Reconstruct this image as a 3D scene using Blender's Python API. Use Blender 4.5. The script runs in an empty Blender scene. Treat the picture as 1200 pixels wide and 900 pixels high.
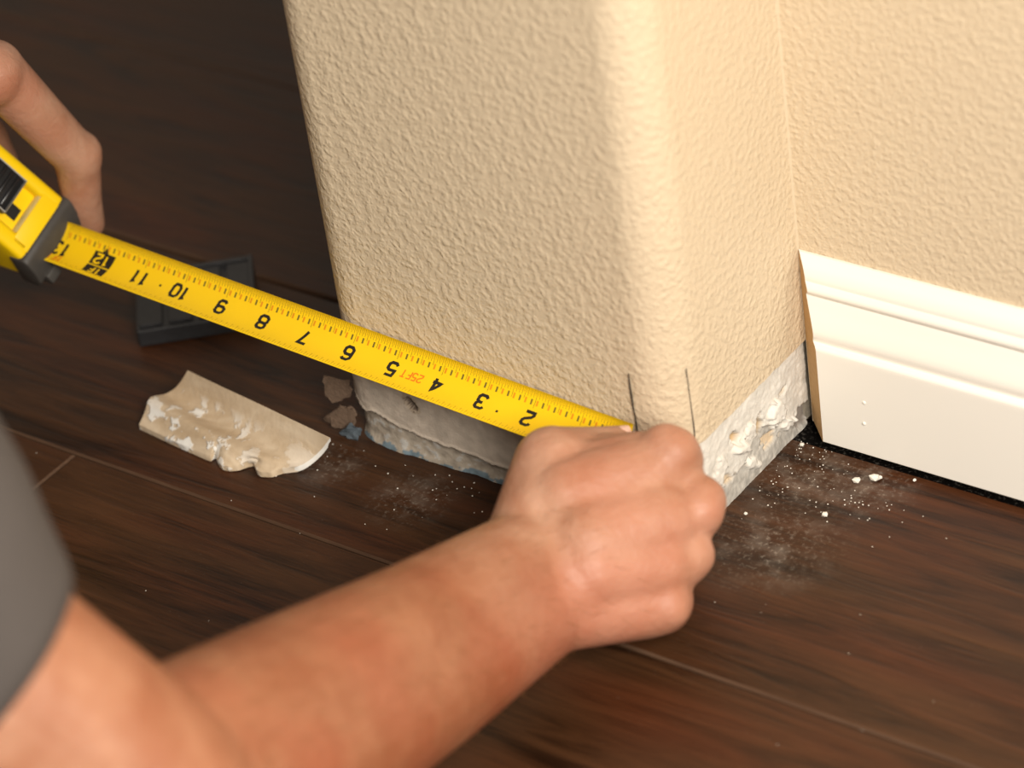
import bpy, bmesh, math, random
import numpy as np
from mathutils import Vector, Matrix, noise

random.seed(7)
S = bpy.context.scene
COL = S.collection

# ------------------------------------------------------------------ camera
CR = ((0.811339, 0.571659, -0.122205), (0.247329, -0.525103, -0.814307), (-0.529676, 0.630454, -0.567425))
CC = Vector((0.68432, -1.02691, 0.89424))
FPX = 3794.23
cam_d = bpy.data.cameras.new('camera')
cam = bpy.data.objects.new('camera', cam_d)
COL.objects.link(cam)
right, up, back = Vector(CR[0]), -Vector(CR[1]), -Vector(CR[2])
m3 = Matrix((right, up, back)).transposed()
cam.matrix_world = Matrix.Translation(CC) @ m3.to_4x4()
cam_d.sensor_width = 36.0
cam_d.lens = FPX / 1200 * 36
cam_d.clip_start = 0.05
cam_d.dof.use_dof = True
cam_d.dof.focus_distance = 1.49
cam_d.dof.aperture_fstop = 5.6
S.camera = cam

# ------------------------------------------------------------------ world, lights, exposure
w = bpy.data.worlds.new('world')
S.world = w
w.use_nodes = True
bg = w.node_tree.nodes['Background']
bg.inputs[0].default_value = (1.0, 0.86, 0.70, 1)
bg.inputs[1].default_value = 0.32

def area(name, loc, target, size, watts, color):
    d = bpy.data.lights.new(name, 'AREA')
    d.shape = 'SQUARE'
    d.size = size
    d.energy = watts
    d.color = color
    o = bpy.data.objects.new(name, d)
    COL.objects.link(o)
    o.location = loc
    o.rotation_euler = (Vector(target) - Vector(loc)).to_track_quat('-Z', 'Y').to_euler()
    return o

area('key_lamp', (0.80, -0.76, 0.82), (0.05, -0.05, 0.05), 0.5, 24.0, (1.0, 0.93, 0.82))

vs = S.view_settings
vs.view_transform = 'Standard'
vs.look = 'None'
vs.exposure = 0.03
vs.gamma = 1.0
vs.use_curve_mapping = False

# ------------------------------------------------------------------ helpers
def ray(x, y):
    a, b = (x - 600) / FPX, (y - 450) / FPX
    return Vector(tuple(CR[0][i] * a + CR[1][i] * b + CR[2][i] for i in range(3)))

def at(x, y, d):                     # point of the room at a distance d along the view axis
    return CC + d * ray(x, y)

def on_z(x, y, z):
    r = ray(x, y)
    return CC + r * ((z - CC.z) / r.z)

def link(name, me, mat=None, parent=None, smooth=False):
    o = bpy.data.objects.new(name, me)
    COL.objects.link(o)
    if mat is not None:
        for mm in (mat if isinstance(mat, (list, tuple)) else [mat]):
            me.materials.append(mm)
    if parent is not None:
        o.parent = parent
    if smooth:
        me.polygons.foreach_set('use_smooth', [True] * len(me.polygons))
    return o

def pydata(name, verts, faces, mat=None, parent=None, smooth=False):
    me = bpy.data.meshes.new(name)
    me.from_pydata([tuple(v) for v in verts], [], faces)
    me.validate()
    me.update()
    return link(name, me, mat, parent, smooth)

def from_bm(name, bm, mat=None, parent=None, smooth=False):
    me = bpy.data.meshes.new(name)
    bmesh.ops.recalc_face_normals(bm, faces=bm.faces[:])
    bm.to_mesh(me)
    bm.free()
    return link(name, me, mat, parent, smooth)

def empty(name, loc):
    o = bpy.data.objects.new(name, None)
    COL.objects.link(o)
    o.location = loc
    o.empty_display_size = 0.02
    return o

def tag(o, label=None, cat=None, group=None, kind=None):
    if label: o['label'] = label
    if cat: o['category'] = cat
    if group: o['group'] = group
    if kind: o['kind'] = kind
    return o

def keep(o, parent):                 # parent an object built in world space
    o.parent = parent
    o.matrix_parent_inverse = Matrix.Translation(parent.location).inverted()

def box_bm(c, s, bevel=0.0, seg=2, rot=None):
    bm = bmesh.new()
    bmesh.ops.create_cube(bm, size=1.0)
    for v in bm.verts:
        v.co = Vector((v.co.x * s[0], v.co.y * s[1], v.co.z * s[2]))
    if bevel > 0:
        bmesh.ops.bevel(bm, geom=bm.edges[:], offset=bevel, segments=seg, affect='EDGES', profile=0.5)
    M = Matrix.Translation(Vector(c)) @ (rot.to_4x4() if rot is not None else Matrix.Identity(4))
    bm.transform(M)
    return bm

# ------------------------------------------------------------------ materials
def mat(name, color=(0.5, 0.5, 0.5), rough=0.5, spec=0.5, **kw):
    m = bpy.data.materials.new(name)
    m.use_nodes = True
    b = m.node_tree.nodes['Principled BSDF']
    b.inputs['Base Color'].default_value = (*color, 1)
    b.inputs['Roughness'].default_value = rough
    b.inputs['Specular IOR Level'].default_value = spec
    for k, v in kw.items():
        b.inputs[k.replace('_', ' ')].default_value = v
    return m

class NT:
    def __init__(self, m):
        self.t = m.node_tree
        self.b = self.t.nodes['Principled BSDF']
    def n(self, typ, **kw):
        nd = self.t.nodes.new(typ)
        for k, v in kw.items():
            setattr(nd, k, v)
        return nd
    def l(self, a, b):
        self.t.links.new(a, b)
    def noise(self, vec, scale, detail=2.0, rough=0.5, dist=0.0):
        nd = self.n('ShaderNodeTexNoise')
        nd.inputs['Scale'].default_value = scale
        nd.inputs['Detail'].default_value = detail
        nd.inputs['Roughness'].default_value = rough
        nd.inputs['Distortion'].default_value = dist
        self.l(vec, nd.inputs['Vector'])
        return nd.outputs['Fac']
    def ramp(self, fac, stops):
        nd = self.n('ShaderNodeValToRGB')
        el = nd.color_ramp.elements
        while len(el) < len(stops): el.new(0.5)
        for e, (p, c) in zip(el, stops):
            e.position = p
            e.color = (*c, 1) if len(c) == 3 else c
        self.l(fac, nd.inputs[0])
        return nd.outputs[0]
    def mathn(self, op, a, b=None):
        nd = self.n('ShaderNodeMath', operation=op)
        for i, v in enumerate((a, b)):
            if v is None: continue
            if isinstance(v, (int, float)): nd.inputs[i].default_value = v
            else: self.l(v, nd.inputs[i])
        return nd.outputs[0]
    def mix(self, fac, a, b, blend='MIX'):
        nd = self.n('ShaderNodeMix', data_type='RGBA', blend_type=blend)
        for s, v in ((nd.inputs[0], fac), (nd.inputs[6], a), (nd.inputs[7], b)):
            if isinstance(v, (int, float)): s.default_value = v
            elif isinstance(v, tuple): s.default_value = (*v, 1)
            else: self.l(v, s)
        return nd.outputs[2]
    def bump(self, h, dist, strength=1.0):
        nd = self.n('ShaderNodeBump')
        nd.inputs['Strength'].default_value = strength
        nd.inputs['Distance'].default_value = dist
        self.l(h, nd.inputs['Height'])
        self.l(nd.outputs[0], self.b.inputs['Normal'])
        return nd
    def pos(self):
        return self.n('ShaderNodeNewGeometry').outputs['Position']
    def obj(self):
        return self.n('ShaderNodeTexCoord').outputs['Object']
    def mapped(self, vec, scale, loc=(0, 0, 0)):
        nd = self.n('ShaderNodeMapping')
        nd.inputs['Scale'].default_value = scale
        nd.inputs['Location'].default_value = loc
        self.l(vec, nd.inputs['Vector'])
        return nd.outputs[0]

# textured wall paint
M_WALL = mat('wall_paint', (0.78, 0.61, 0.40), 0.5, 0.35)
t = NT(M_WALL)
p = t.pos()
a = t.noise(p, 330, 2.0, 0.5, 0.12)
b2 = t.noise(p, 115, 1.5, 0.5, 0.2)
h = t.mathn('ADD', t.ramp(a, [(0.40, (0, 0, 0)), (0.72, (1, 1, 1))]), t.mathn('MULTIPLY', b2, 0.9))
t.bump(h, 0.00046, 0.9)
t.l(t.mix(t.noise(p, 9, 2), (0.635, 0.520, 0.370), (0.665, 0.545, 0.390)), t.b.inputs['Base Color'])

# torn drywall: its colours are stored per vertex (paper, gypsum, old blue paint)
M_DRY = mat('torn_drywall', (0.7, 0.66, 0.6), 0.9, 0.15)
t = NT(M_DRY)
at_n = t.n('ShaderNodeAttribute', attribute_name='albedo')
p = t.pos()
t.l(t.mix(0.35, at_n.outputs['Color'], t.ramp(t.noise(p, 260, 3), [(0.35, (0.78, 0.76, 0.74)), (0.65, (1, 1, 1))]), 'MULTIPLY'), t.b.inputs['Base Color'])
t.bump(t.noise(p, 900, 3), 0.0003, 0.8)

M_CORE = mat('wall_core', (0.42, 0.37, 0.30), 0.9, 0.1)
t = NT(M_CORE)
t.bump(t.noise(t.pos(), 400, 3), 0.0006)
M_CAULK = mat('caulk', (0.61, 0.50, 0.355), 0.6, 0.2)
t = NT(M_CAULK); t.bump(t.noise(t.pos(), 160, 2), 0.0004)

M_WHITE = mat('trim_white', (0.86, 0.83, 0.77), 0.32, 0.5)
t = NT(M_WHITE); t.bump(t.noise(t.mapped(t.pos(), (0.15, 1, 1)), 500, 2), 0.00004)
M_MDF = mat('raw_fibreboard', (0.52, 0.30, 0.12), 0.85, 0.2)
t = NT(M_MDF)
p = t.pos()
t.l(t.mix(t.noise(p, 500, 3), (0.50, 0.31, 0.14), (0.68, 0.46, 0.24)), t.b.inputs['Base Color'])
t.bump(t.noise(p, 1200, 2), 0.0003)

# dark hand-scraped plank floor
def wood(name, lo, hi, gloss):
    m = mat(name, lo, gloss, 0.3)
    t = NT(m)
    o = t.pos()
    info = t.n('ShaderNodeObjectInfo')
    shift = t.n('ShaderNodeVectorMath', operation='SCALE')
    t.l(info.outputs['Location'], shift.inputs[0])
    shift.inputs['Scale'].default_value = 3.7
    add = t.n('ShaderNodeVectorMath', operation='ADD')
    t.l(o, add.inputs[0]); t.l(shift.outputs[0], add.inputs[1])
    v = add.outputs[0]
    g1 = t.noise(t.mapped(v, (2.2, 22, 8)), 3.0, 5, 0.62, 1.2)
    g2 = t.noise(t.mapped(v, (9, 190, 40)), 3.0, 4, 0.6, 0.4)
    g = t.mathn('ADD', t.mathn('MULTIPLY', g1, 0.75), t.mathn('MULTIPLY', g2, 0.30))
    c = t.ramp(g, [(0.38, lo), (0.52, tuple((x + y) / 2 for x, y in zip(lo, hi))), (0.70, hi)])
    red = t.ramp(t.noise(t.mapped(v, (3, 12, 3)), 2.0, 2), [(0.45, (1, 1, 1)), (0.7, (1.25, 0.82, 0.7))])
    c = t.mix(0.7, c, red, 'MULTIPLY')
    # plaster dust that has settled by the torn wall
    def spot(cx, cy, r):
        d = t.n('ShaderNodeVectorMath', operation='DISTANCE')
        t.l(o, d.inputs[0]); d.inputs[1].default_value = (cx, cy, 0)
        mr = t.n('ShaderNodeMapRange')
        mr.inputs['From Min'].default_value = r
        mr.inputs['From Max'].default_value = 0.0
        t.l(d.outputs['Value'], mr.inputs['Value'])
        return mr.outputs[0]
    near = None
    for s_ in ((0.018, -0.035, 0.045), (0.045, -0.028, 0.03), (-0.14, -0.130, 0.026), (-0.19, -0.125, 0.02), (0.03, -0.085, 0.04)):
        q = spot(*s_)
        near = q if near is None else t.mathn('MAXIMUM', near, q)
    speck = t.ramp(t.noise(o, 420, 4, 0.7), [(0.53, (0, 0, 0)), (0.74, (1, 1, 1))])
    haze = t.ramp(t.noise(o, 60, 3, 0.6), [(0.45, (0, 0, 0)), (0.75, (1, 1, 1))])
    dust = t.mathn('MULTIPLY', near, t.mathn('ADD', t.mathn('MULTIPLY', speck, 0.38), t.mathn('MULTIPLY', haze, 0.20)))
    fine = t.ramp(t.noise(o, 650, 2, 0.6), [(0.70, (0, 0, 0)), (0.78, (1, 1, 1))])
    dust = t.mathn('MAXIMUM', dust, t.mathn('MULTIPLY', fine, 0.10))
    c = t.mix(dust, c, (0.62, 0.55, 0.47))
    t.l(c, t.b.inputs['Base Color'])
    r = t.ramp(g1, [(0.3, (gloss - 0.07,) * 3), (0.7, (gloss + 0.09,) * 3)])
    t.l(r, t.b.inputs['Roughness'])
    t.bump(t.mathn('ADD', g1, t.mathn('MULTIPLY', g2, 0.25)), 0.0011, 0.7)
    return m
M_WOOD = wood('dark_wood', (0.014, 0.0053, 0.0020), (0.072, 0.0285, 0.0105), 0.42)
M_EDGE = mat('plank_edge', (0.11, 0.058, 0.032), 0.5, 0.4)  # scuffed bevels, lightened so the seam highlight is painted into the colour
t = NT(M_EDGE); t.l(t.mix(t.noise(t.mapped(t.pos(), (30, 300, 300)), 2, 3), (0.045, 0.022, 0.012), (0.12, 0.064, 0.036)), t.b.inputs['Base Color'])
M_SUB = mat('subfloor', (0.012, 0.010, 0.009), 0.9, 0.1)
t = NT(M_SUB); t.l(t.ramp(t.noise(t.pos(), 600, 3), [(0.55, (0.010, 0.008, 0.007)), (0.75, (0.16, 0.14, 0.12))]), t.b.inputs['Base Color'])

def plain(name, color, rough, spec=0.5, nscale=300, bump=0.0, var=0.12, **kw):
    m = mat(name, color, rough, spec, **kw)
    t = NT(m)
    p = t.obj()
    t.l(t.mix(t.noise(p, nscale, 3), tuple(c * (1 - var) for c in color), tuple(min(1, c * (1 + var)) for c in color)), t.b.inputs['Base Color'])
    if bump: t.bump(t.noise(p, nscale * 2, 2), bump)
    return m
M_TAPE = plain('tape_yellow', (0.93, 0.60, 0.008), 0.36, 0.4, 60, 0, 0.05)
M_CASE = plain('case_yellow', (0.90, 0.60, 0.004), 0.34, 0.5, 40, 0.00005, 0.05)
M_PRINT = plain('black_print', (0.018, 0.015, 0.012), 0.45, 0.4)
M_ORANGE = plain('orange_print', (0.80, 0.20, 0.01), 0.45, 0.4)
M_TICK = plain('tick_print', (0.30, 0.19, 0.01), 0.45, 0.4)
M_TICK2 = plain('fraction_print', (0.17, 0.13, 0.02), 0.45, 0.4)
M_TICK3 = plain('orange_fraction_print', (0.72, 0.27, 0.01), 0.45, 0.4)
M_RUBBER = plain('grey_rubber', (0.055, 0.050, 0.045), 0.55, 0.4, 200, 0.0001, 0.2)
M_BLACK = plain('black_plastic', (0.012, 0.012, 0.013), 0.33, 0.5, 200, 0.00005)
M_BLOCK = plain('black_block_plastic', (0.020, 0.020, 0.022), 0.38, 0.5, 150, 0.0002, 0.3)
M_WORN = plain('worn_edge', (0.35, 0.34, 0.32), 0.5)
M_CREAMY = plain('worn_yellow', (0.80, 0.66, 0.30), 0.5, 0.4, 90, 0, 0.2)
M_STEEL = plain('hook_steel', (0.6, 0.6, 0.6), 0.3, 0.5, 200, 0, 0.1, Metallic=1.0)
M_CHIP = plain('brown_paper', (0.15, 0.10, 0.07), 0.85, 0.2, 300, 0.0005, 0.3)
M_CRUMB = plain('plaster', (0.80, 0.76, 0.69), 0.9, 0.2, 600, 0.0003)
M_PENCIL = plain('pencil', (0.07, 0.06, 0.05), 0.6)

M_OFF = mat('primed_offcut', (0.60, 0.47, 0.33), 0.6, 0.3)
t = NT(M_OFF)
p = t.pos()
basec = t.mix(t.ramp(t.noise(t.mapped(p, (14, 50, 20)), 1.6, 3, 0.6, 1.2), [(0.35, (0, 0, 0)), (0.7, (1, 1, 1))]), (0.50, 0.375, 0.245), (0.64, 0.52, 0.38))
flk = t.ramp(t.noise(p, 85, 4, 0.6), [(0.535, (0, 0, 0)), (0.57, (1, 1, 1))])
sep = t.n('ShaderNodeSeparateXYZ'); t.l(p, sep.inputs[0])
mr = t.n('ShaderNodeMapRange')
mr.inputs['From Min'].default_value = -0.215; mr.inputs['From Max'].default_value = -0.285
mr.inputs['To Min'].default_value = 0.05; mr.inputs['To Max'].default_value = 1.0
t.l(sep.outputs['X'], mr.inputs['Value'])
mz = t.n('ShaderNodeMapRange')
mz.inputs['From Min'].default_value = 0.016; mz.inputs['From Max'].default_value = 0.009
t.l(sep.outputs['Z'], mz.inputs['Value'])
flk = t.mathn('MULTIPLY', t.mathn('MULTIPLY', flk, mz.outputs[0]), t.ramp(mr.outputs[0], [(0.1, (0.25,) * 3), (0.5, (1, 1, 1))]))
t.l(t.mix(flk, basec, (0.82, 0.80, 0.76)), t.b.inputs['Base Color'])
t.bump(t.mathn('ADD', t.noise(p, 260, 3), flk), 0.0004)

M_SKIN = mat('skin', (0.62, 0.28, 0.16), 0.48, 0.4)
t = NT(M_SKIN)
p = t.pos()
c = t.mix(t.ramp(t.noise(p, 38, 4, 0.6, 0.4), [(0.35, (0, 0, 0)), (0.68, (1, 1, 1))]), (0.37, 0.170, 0.100), (0.475, 0.268, 0.180))
c = t.mix(t.ramp(t.noise(p, 14, 2), [(0.45, (0, 0, 0)), (0.7, (0.55,) * 3)]), c, (0.45, 0.160, 0.100))
sy = t.n('ShaderNodeSeparateXYZ'); t.l(p, sy.inputs[0])
tn = t.n('ShaderNodeMapRange')
tn.inputs['From Min'].default_value = -0.19; tn.inputs['From Max'].default_value = -0.27
t.l(sy.outputs['Y'], tn.inputs['Value'])
tn2 = t.n('ShaderNodeMapRange')
tn2.inputs['From Min'].default_value = -0.52; tn2.inputs['From Max'].default_value = -0.44
t.l(sy.outputs['Y'], tn2.inputs['Value'])
tan = t.mathn('MULTIPLY', tn.outputs[0], t.mathn('ADD', 0.35, t.mathn('MULTIPLY', tn2.outputs[0], 0.65)))   # forearm tan, deepened so its dimmer light is in the colour
c = t.mix(tan, c, (0.68, 0.50, 0.38), 'MULTIPLY')
t.l(c, t.b.inputs['Base Color'])
t.b.inputs['Subsurface Weight'].default_value = 0.12
t.b.inputs['Subsurface Radius'].default_value = (0.009, 0.0035, 0.0018)
t.b.inputs['Subsurface Scale'].default_value = 1.0
wr = t.noise(t.mapped(p, (1, 1, 1)), 150, 4, 0.65, 0.8)
t.bump(t.mathn('ADD', wr, t.mathn('MULTIPLY', t.noise(p, 700, 2), 0.25)), 0.0011, 0.6)
M_NAIL = plain('nail', (0.78, 0.50, 0.40), 0.3, 0.5, 100)
M_SHIRT = plain('grey_jersey', (0.078, 0.068, 0.064), 0.9, 0.15, 900, 0.0004, 0.18)
M_DENIM = plain('denim', (0.05, 0.07, 0.11), 0.9, 0.15, 900, 0.0004, 0.2)
M_HAIR = plain('hair', (0.05, 0.03, 0.02), 0.6, 0.3, 200, 0.001, 0.3)
M_SHOE = plain('shoe', (0.08, 0.06, 0.05), 0.6, 0.3)

# ------------------------------------------------------------------ room: floor
W_, D_, R_, PL = 0.1987, 0.1051, 0.0205, 0.049
SUBZ = -0.013
sub = from_bm('floor', box_bm((0.0, -0.2, SUBZ - 0.02), (4.4, 3.2, 0.04)), M_SUB)
tag(sub, kind='structure')

def plank(x0, x1, y0, y1):
    g, b = 0.0004, 0.0010
    x0 += g; x1 -= g; y0 += g; y1 -= g
    bm = bmesh.new()
    lay = []
    for (i, z) in ((0, SUBZ + 0.0005), (0, -b), (b, 0.0)):
        lay.append([bm.verts.new((x0 + i, y0 + i, z)), bm.verts.new((x1 - i, y0 + i, z)), bm.verts.new((x1 - i, y1 - i, z)), bm.verts.new((x0 + i, y1 - i, z))])
    for k in range(2):
        for i in range(4):
            f = bm.faces.new((lay[k][i], lay[k][(i + 1) % 4], lay[k + 1][(i + 1) % 4], lay[k + 1][i]))
            f.material_index = 1
    bm.faces.new(lay[2])
    bm.faces.new(lay[0][::-1])
    c = Vector(((x0 + x1) / 2, (y0 + y1) / 2, 0))
    bm.transform(Matrix.Translation(-c))
    o = from_bm('plank', bm, [M_WOOD, M_EDGE], sub)
    o.location = c
    return o

SEAM, PW = -0.0102, 0.1640
rows = range(-9, 8)
for k in rows:
    y1 = SEAM + PW * (k + 1); y0 = SEAM + PW * k
    if k == -1: y1 = -0.0120
    if y0 > 1.3: continue
    if k == -2: joints = [-2.1, -1.55, -0.312, 0.95, 2.1]
    elif k == -1: joints = [-2.1, -1.0, 0.35, 1.6, 2.1]
    else:
        s0 = -2.1 + random.uniform(0.2, 1.0)
        joints = [-2.1, s0, s0 + 1.25, min(s0 + 2.5, 2.0), 2.1]
        if k in (0, 1): joints = [-2.1, -0.95 - 0.4 * k, 0.3, 1.5, 2.1]
        if k == -3: joints = [-2.1, -1.1, 0.7, 1.8, 2.1]
    if k >= 0:
        joints = [j for j in joints if j < -0.05] + [-0.014]
    for a_, b_ in zip(joints[:-1], joints[1:]):
        plank(a_, b_, y0, y1)

# ------------------------------------------------------------------ room: walls
def plan_path(step_arc=10):
    pts = [(-W_, 1.35), (-W_, 0.5), (-W_, 0.1)]
    for i in range(step_arc + 1):
        an = math.pi + (math.pi / 2) * i / step_arc
        pts.append((-W_ + R_ + R_ * math.cos(an), -D_ + R_ + R_ * math.sin(an)))
    pts.append((-W_ / 2, -D_))
    for i in range(step_arc + 1):
        an = -math.pi / 2 + (math.pi / 2) * i / step_arc
        pts.append((-R_ + R_ * math.cos(an), -D_ + R_ + R_ * math.sin(an)))
    pts.append((0.0, 0.0))
    return pts

def dens(pts, step):
    out = [Vector(pts[0])]
    for a_, b_ in zip(pts[:-1], pts[1:]):
        a_, b_ = Vector(a_), Vector(b_)
        n_ = max(1, int(math.ceil((b_ - a_).length / step)))
        for i in range(1, n_ + 1):
            out.append(a_ + (b_ - a_) * i / n_)
    return out

def normals2(pts):
    out = []
    for i in range(len(pts)):
        d = (pts[min(i + 1, len(pts) - 1)] - pts[max(i - 1, 0)]).normalized()
        out.append(Vector((d.y, -d.x)))       # outward
    return out

# painted skin of the wall end, ragged along its lower edge
path = plan_path(12)
fine = dens(path[2:], 0.0012)
pp = [Vector(path[0]), Vector(path[1])] + fine
nn = normals2(pp)
verts, faces = [], []
TH = 0.0016
def rag(P):
    return PL + 0.0006 * noise.noise((P.x * 160, P.y * 160, 1.3)) + 0.0004 * noise.noise((P.x * 700, P.y * 700, 4.3))
levels = [None, 0.075, 0.11, 0.16, 0.22, 0.30, 0.45, 0.8, 1.4, 2.4]
for P, N in zip(pp, nn):
    q = P - N * TH
    zb = rag(P)
    verts.append((q.x, q.y, zb))
    verts.append((P.x, P.y, zb + 0.0003))
    for z in levels[1:]:
        verts.append((P.x, P.y, z))
    verts.append((q.x, q.y, 2.4))
L = len(levels) + 2
for i in range(len(pp) - 1):
    for k in range(L - 1):
        faces.append((i * L + k, (i + 1) * L + k, (i + 1) * L + k + 1, i * L + k + 1))
wall = pydata('wall_front', verts, faces, M_WALL, None, True)
wall.data.set_sharp_from_angle(angle=math.radians(40))
tag(wall, kind='structure')

# drywall core behind the paint
off = 0.0052
cp = [(P - N * off) for P, N in zip([Vector(q) for q in path], normals2([Vector(q) for q in path]))]
cp[-1] = Vector((-off, -0.0005)); cp[0] = Vector((-W_ + off, 1.35))
cp += [Vector((-off, 1.35))]
bm = bmesh.new()
lo_ = [bm.verts.new((q.x, q.y, 0.0004)) for q in cp]
hi_ = [bm.verts.new((q.x, q.y, 2.399)) for q in cp]
n_ = len(cp)
for i in range(n_):
    bm.faces.new((lo_[i], lo_[(i + 1) % n_], hi_[(i + 1) % n_], hi_[i]))
bm.faces.new(hi_); bm.faces.new(lo_[::-1])
from_bm('drywall_core', bm, M_CORE, wall)

# torn strip at the foot, where the old board was pulled off
def fbm(x, y, z, o=4):
    return noise.fractal((x, y, z), 0.9, 2.1, o)
def lerp_edge(x, pts):
    if x <= pts[0][0]: return pts[0][1]
    for (a0, b0), (a1, b1) in zip(pts[:-1], pts[1:]):
        if x <= a1: return b0 + (b1 - b0) * (x - a0) / (a1 - a0)
    return pts[-1][1]
def sm(x, a, b):
    u = min(1, max(0, (x - a) / (b - a)))
    return u * u * (3 - 2 * u)
EDGE_A = [(-0.21, 0.030), (-0.194, 0.027), (-0.189, 0.0215), (-0.1835, 0.0195), (-0.179, 0.0215), (-0.172, 0.0185), (-0.162, 0.0158), (-0.147, 0.0145), (-0.122, 0.0132), (-0.10, 0.0115), (-0.05, 0.008), (0.0, 0.009)]
def blob(y, z, cy, cz, ry, rz, rotd=0.0, rough=0.25, seed=0.0):
    c_, s_ = math.cos(rotd), math.sin(rotd)
    u = ((y - cy) * c_ + (z - cz) * s_) / ry
    v = (-(y - cy) * s_ + (z - cz) * c_) / rz
    return math.sqrt(u * u + v * v) + rough * fbm(y * 350 + seed, z * 350, seed, 3)
PAPER = np.array((0.72, 0.69, 0.64)); GYP = np.array((0.60, 0.58, 0.545)); TAN = np.array((0.50, 0.36, 0.21))
DARK = np.array((0.06, 0.045, 0.035)); BLUE = np.array((0.20, 0.27, 0.32)); END_PAPER = np.array((0.58, 0.50, 0.42)); GREYG = np.array((0.45, 0.39, 0.32))  # greyer paper and gypsum tones for the end face
def torn(P, N, z):
    """outward offset and colour of the strip at a plan point P, height z"""
    x, y = P.x, P.y
    wB = sm(x, -0.016, -0.004) if y > -D_ - 1e-4 else 0.0     # 0 on the end face, 1 on the side face
    if x < -W_ + 0.03: wB = 0.0
    # end face
    dA, cA = -TH, END_PAPER * (0.93 + 0.2 * fbm(x * 90, z * 90, 2.0, 3))
    e = lerp_edge(x, EDGE_A) + 0.0010 * fbm(x * 240, y * 240, 7.7, 3)
    dA += 0.0003 * fbm(x * 120, z * 120, 3.1, 3)
    if z < e + 0.0016:
        dA += 0.0007 * sm(z, e + 0.0016, e + 0.0002)             # paper lifts at the tear
        cA = cA * 1.06
    if z < e:
        k = sm(z, e, e - 0.0009)
        g = fbm(x * 210, z * 260, 11.0, 3)
        dA = dA * (1 - k) + k * (-0.0036 + 0.00030 * g + 0.0012 * fbm(x * 45, z * 45, 13.0, 2) + 0.0012 * sm(z, 0.005, 0.0))
        cA = GREYG * (0.95 + 0.3 * g) if g < 0.35 else GYP * 0.85
        bl = fbm(x * 85 + 3, z * 150, 21.0, 3) + 1.6 * sm(z, 0.0055, 0.0015) - 0.9 + 0.9 * math.exp(-((x + 0.178) / 0.006) ** 2 - ((z - 0.006) / 0.005) ** 2)
        if bl > 0.55: cA = BLUE * (0.9 + 0.3 * g)
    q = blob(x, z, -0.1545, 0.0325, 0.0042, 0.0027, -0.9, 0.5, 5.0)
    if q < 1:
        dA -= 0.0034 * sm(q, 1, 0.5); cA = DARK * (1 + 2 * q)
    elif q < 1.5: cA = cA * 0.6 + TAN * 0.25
    lf = sm(x, -W_ + 0.020, -W_ + 0.004)
    dA += 0.0012 * lf
    # side face
    dB, cB = -TH, PAPER * (1.0 + 0.10 * fbm(y * 140, z * 140, 5.0, 3))
    n1 = fbm(y * 75, z * 95, 31.0, 4)
    lowedge = 0.0135 + 0.004 * fbm(y * 60, 2.0, 9.0, 3) + 0.010 * math.exp(-((y + 0.04) / 0.016) ** 2)
    dB += 0.0005 * n1
    if z < lowedge:
        k = sm(z, lowedge, lowedge - 0.0012)
        dB -= 0.0016 * k
        cB = GYP * (0.92 + 0.25 * fbm(y * 420, z * 420, 3.0, 3)) * (1 - k) + k * np.array((0.52, 0.495, 0.455)) * (0.95 + 0.35 * fbm(y * 420, z * 200, 3.0, 3))
    for (cy, cz, ry, rz, ro, dep, kind, sd) in (
            (-0.0615, 0.0335, 0.0050, 0.0032, -0.6, 0.0028, 'pit', 1.0),
            (-0.0405, 0.0270, 0.0034, 0.0062, 0.15, 0.0034, 'pit', 2.0),
            (-0.0330, 0.0135, 0.0080, 0.0040, -0.3, 0.0030, 'tan', 3.0),
            (-0.0050, 0.0085, 0.0070, 0.0080, 0.3, 0.0034, 'hole', 4.0),
            (-0.0280, 0.0255, 0.0062, 0.0070, -0.35, -0.0024, 'flap', 5.0),
            (-0.0580, 0.0255, 0.0062, 0.0026, -0.55, -0.0030, 'flap', 6.0),
            (-0.0500, 0.0295, 0.0050, 0.0046, -0.5, -0.0012, 'flap', 8.0),
            (-0.0690, 0.0150, 0.0060, 0.0030, -0.6, 0.0022, 'tan', 9.0),
            (-0.0180, 0.0130, 0.0060, 0.0028, -0.4, -0.0022, 'flap', 10.0),
            (-0.0480, 0.0100, 0.0070, 0.0026, -0.7, -0.0016, 'flap', 11.0),
            (-0.0200, 0.0330, 0.0030, 0.0016, 0.4, 0.0026, 'pit', 12.0),
            (-0.0760, 0.0240, 0.0050, 0.0090, -0.5, -0.0010, 'flap', 7.0)):
        q = blob(y, z, cy, cz, ry, rz, ro, 0.55, sd)
        if q < 1:
            kk = sm(q, 1, 0.72)
            dB -= dep * kk * 1.25
            if kind == 'pit': cB = cB * (1 - kk) + kk * TAN * (0.85 + 0.3 * n1)
            elif kind == 'tan': cB = cB * (1 - kk) + kk * np.array((0.70, 0.56, 0.40))
            elif kind == 'hole': cB = cB * (1 - kk) + kk * np.array((0.30, 0.26, 0.23))
            else: cB = PAPER * 1.02
        elif q < 1.12 and kind == 'flap': cB = cB * 0.8 + TAN * 0.2
    dB += 0.00025 * fbm(y * 500, z * 500, 17.0, 3)
    return dA * (1 - wB) + dB * wB, np.clip(cA * (1 - wB) + cB * wB, 0, 1)

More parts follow.
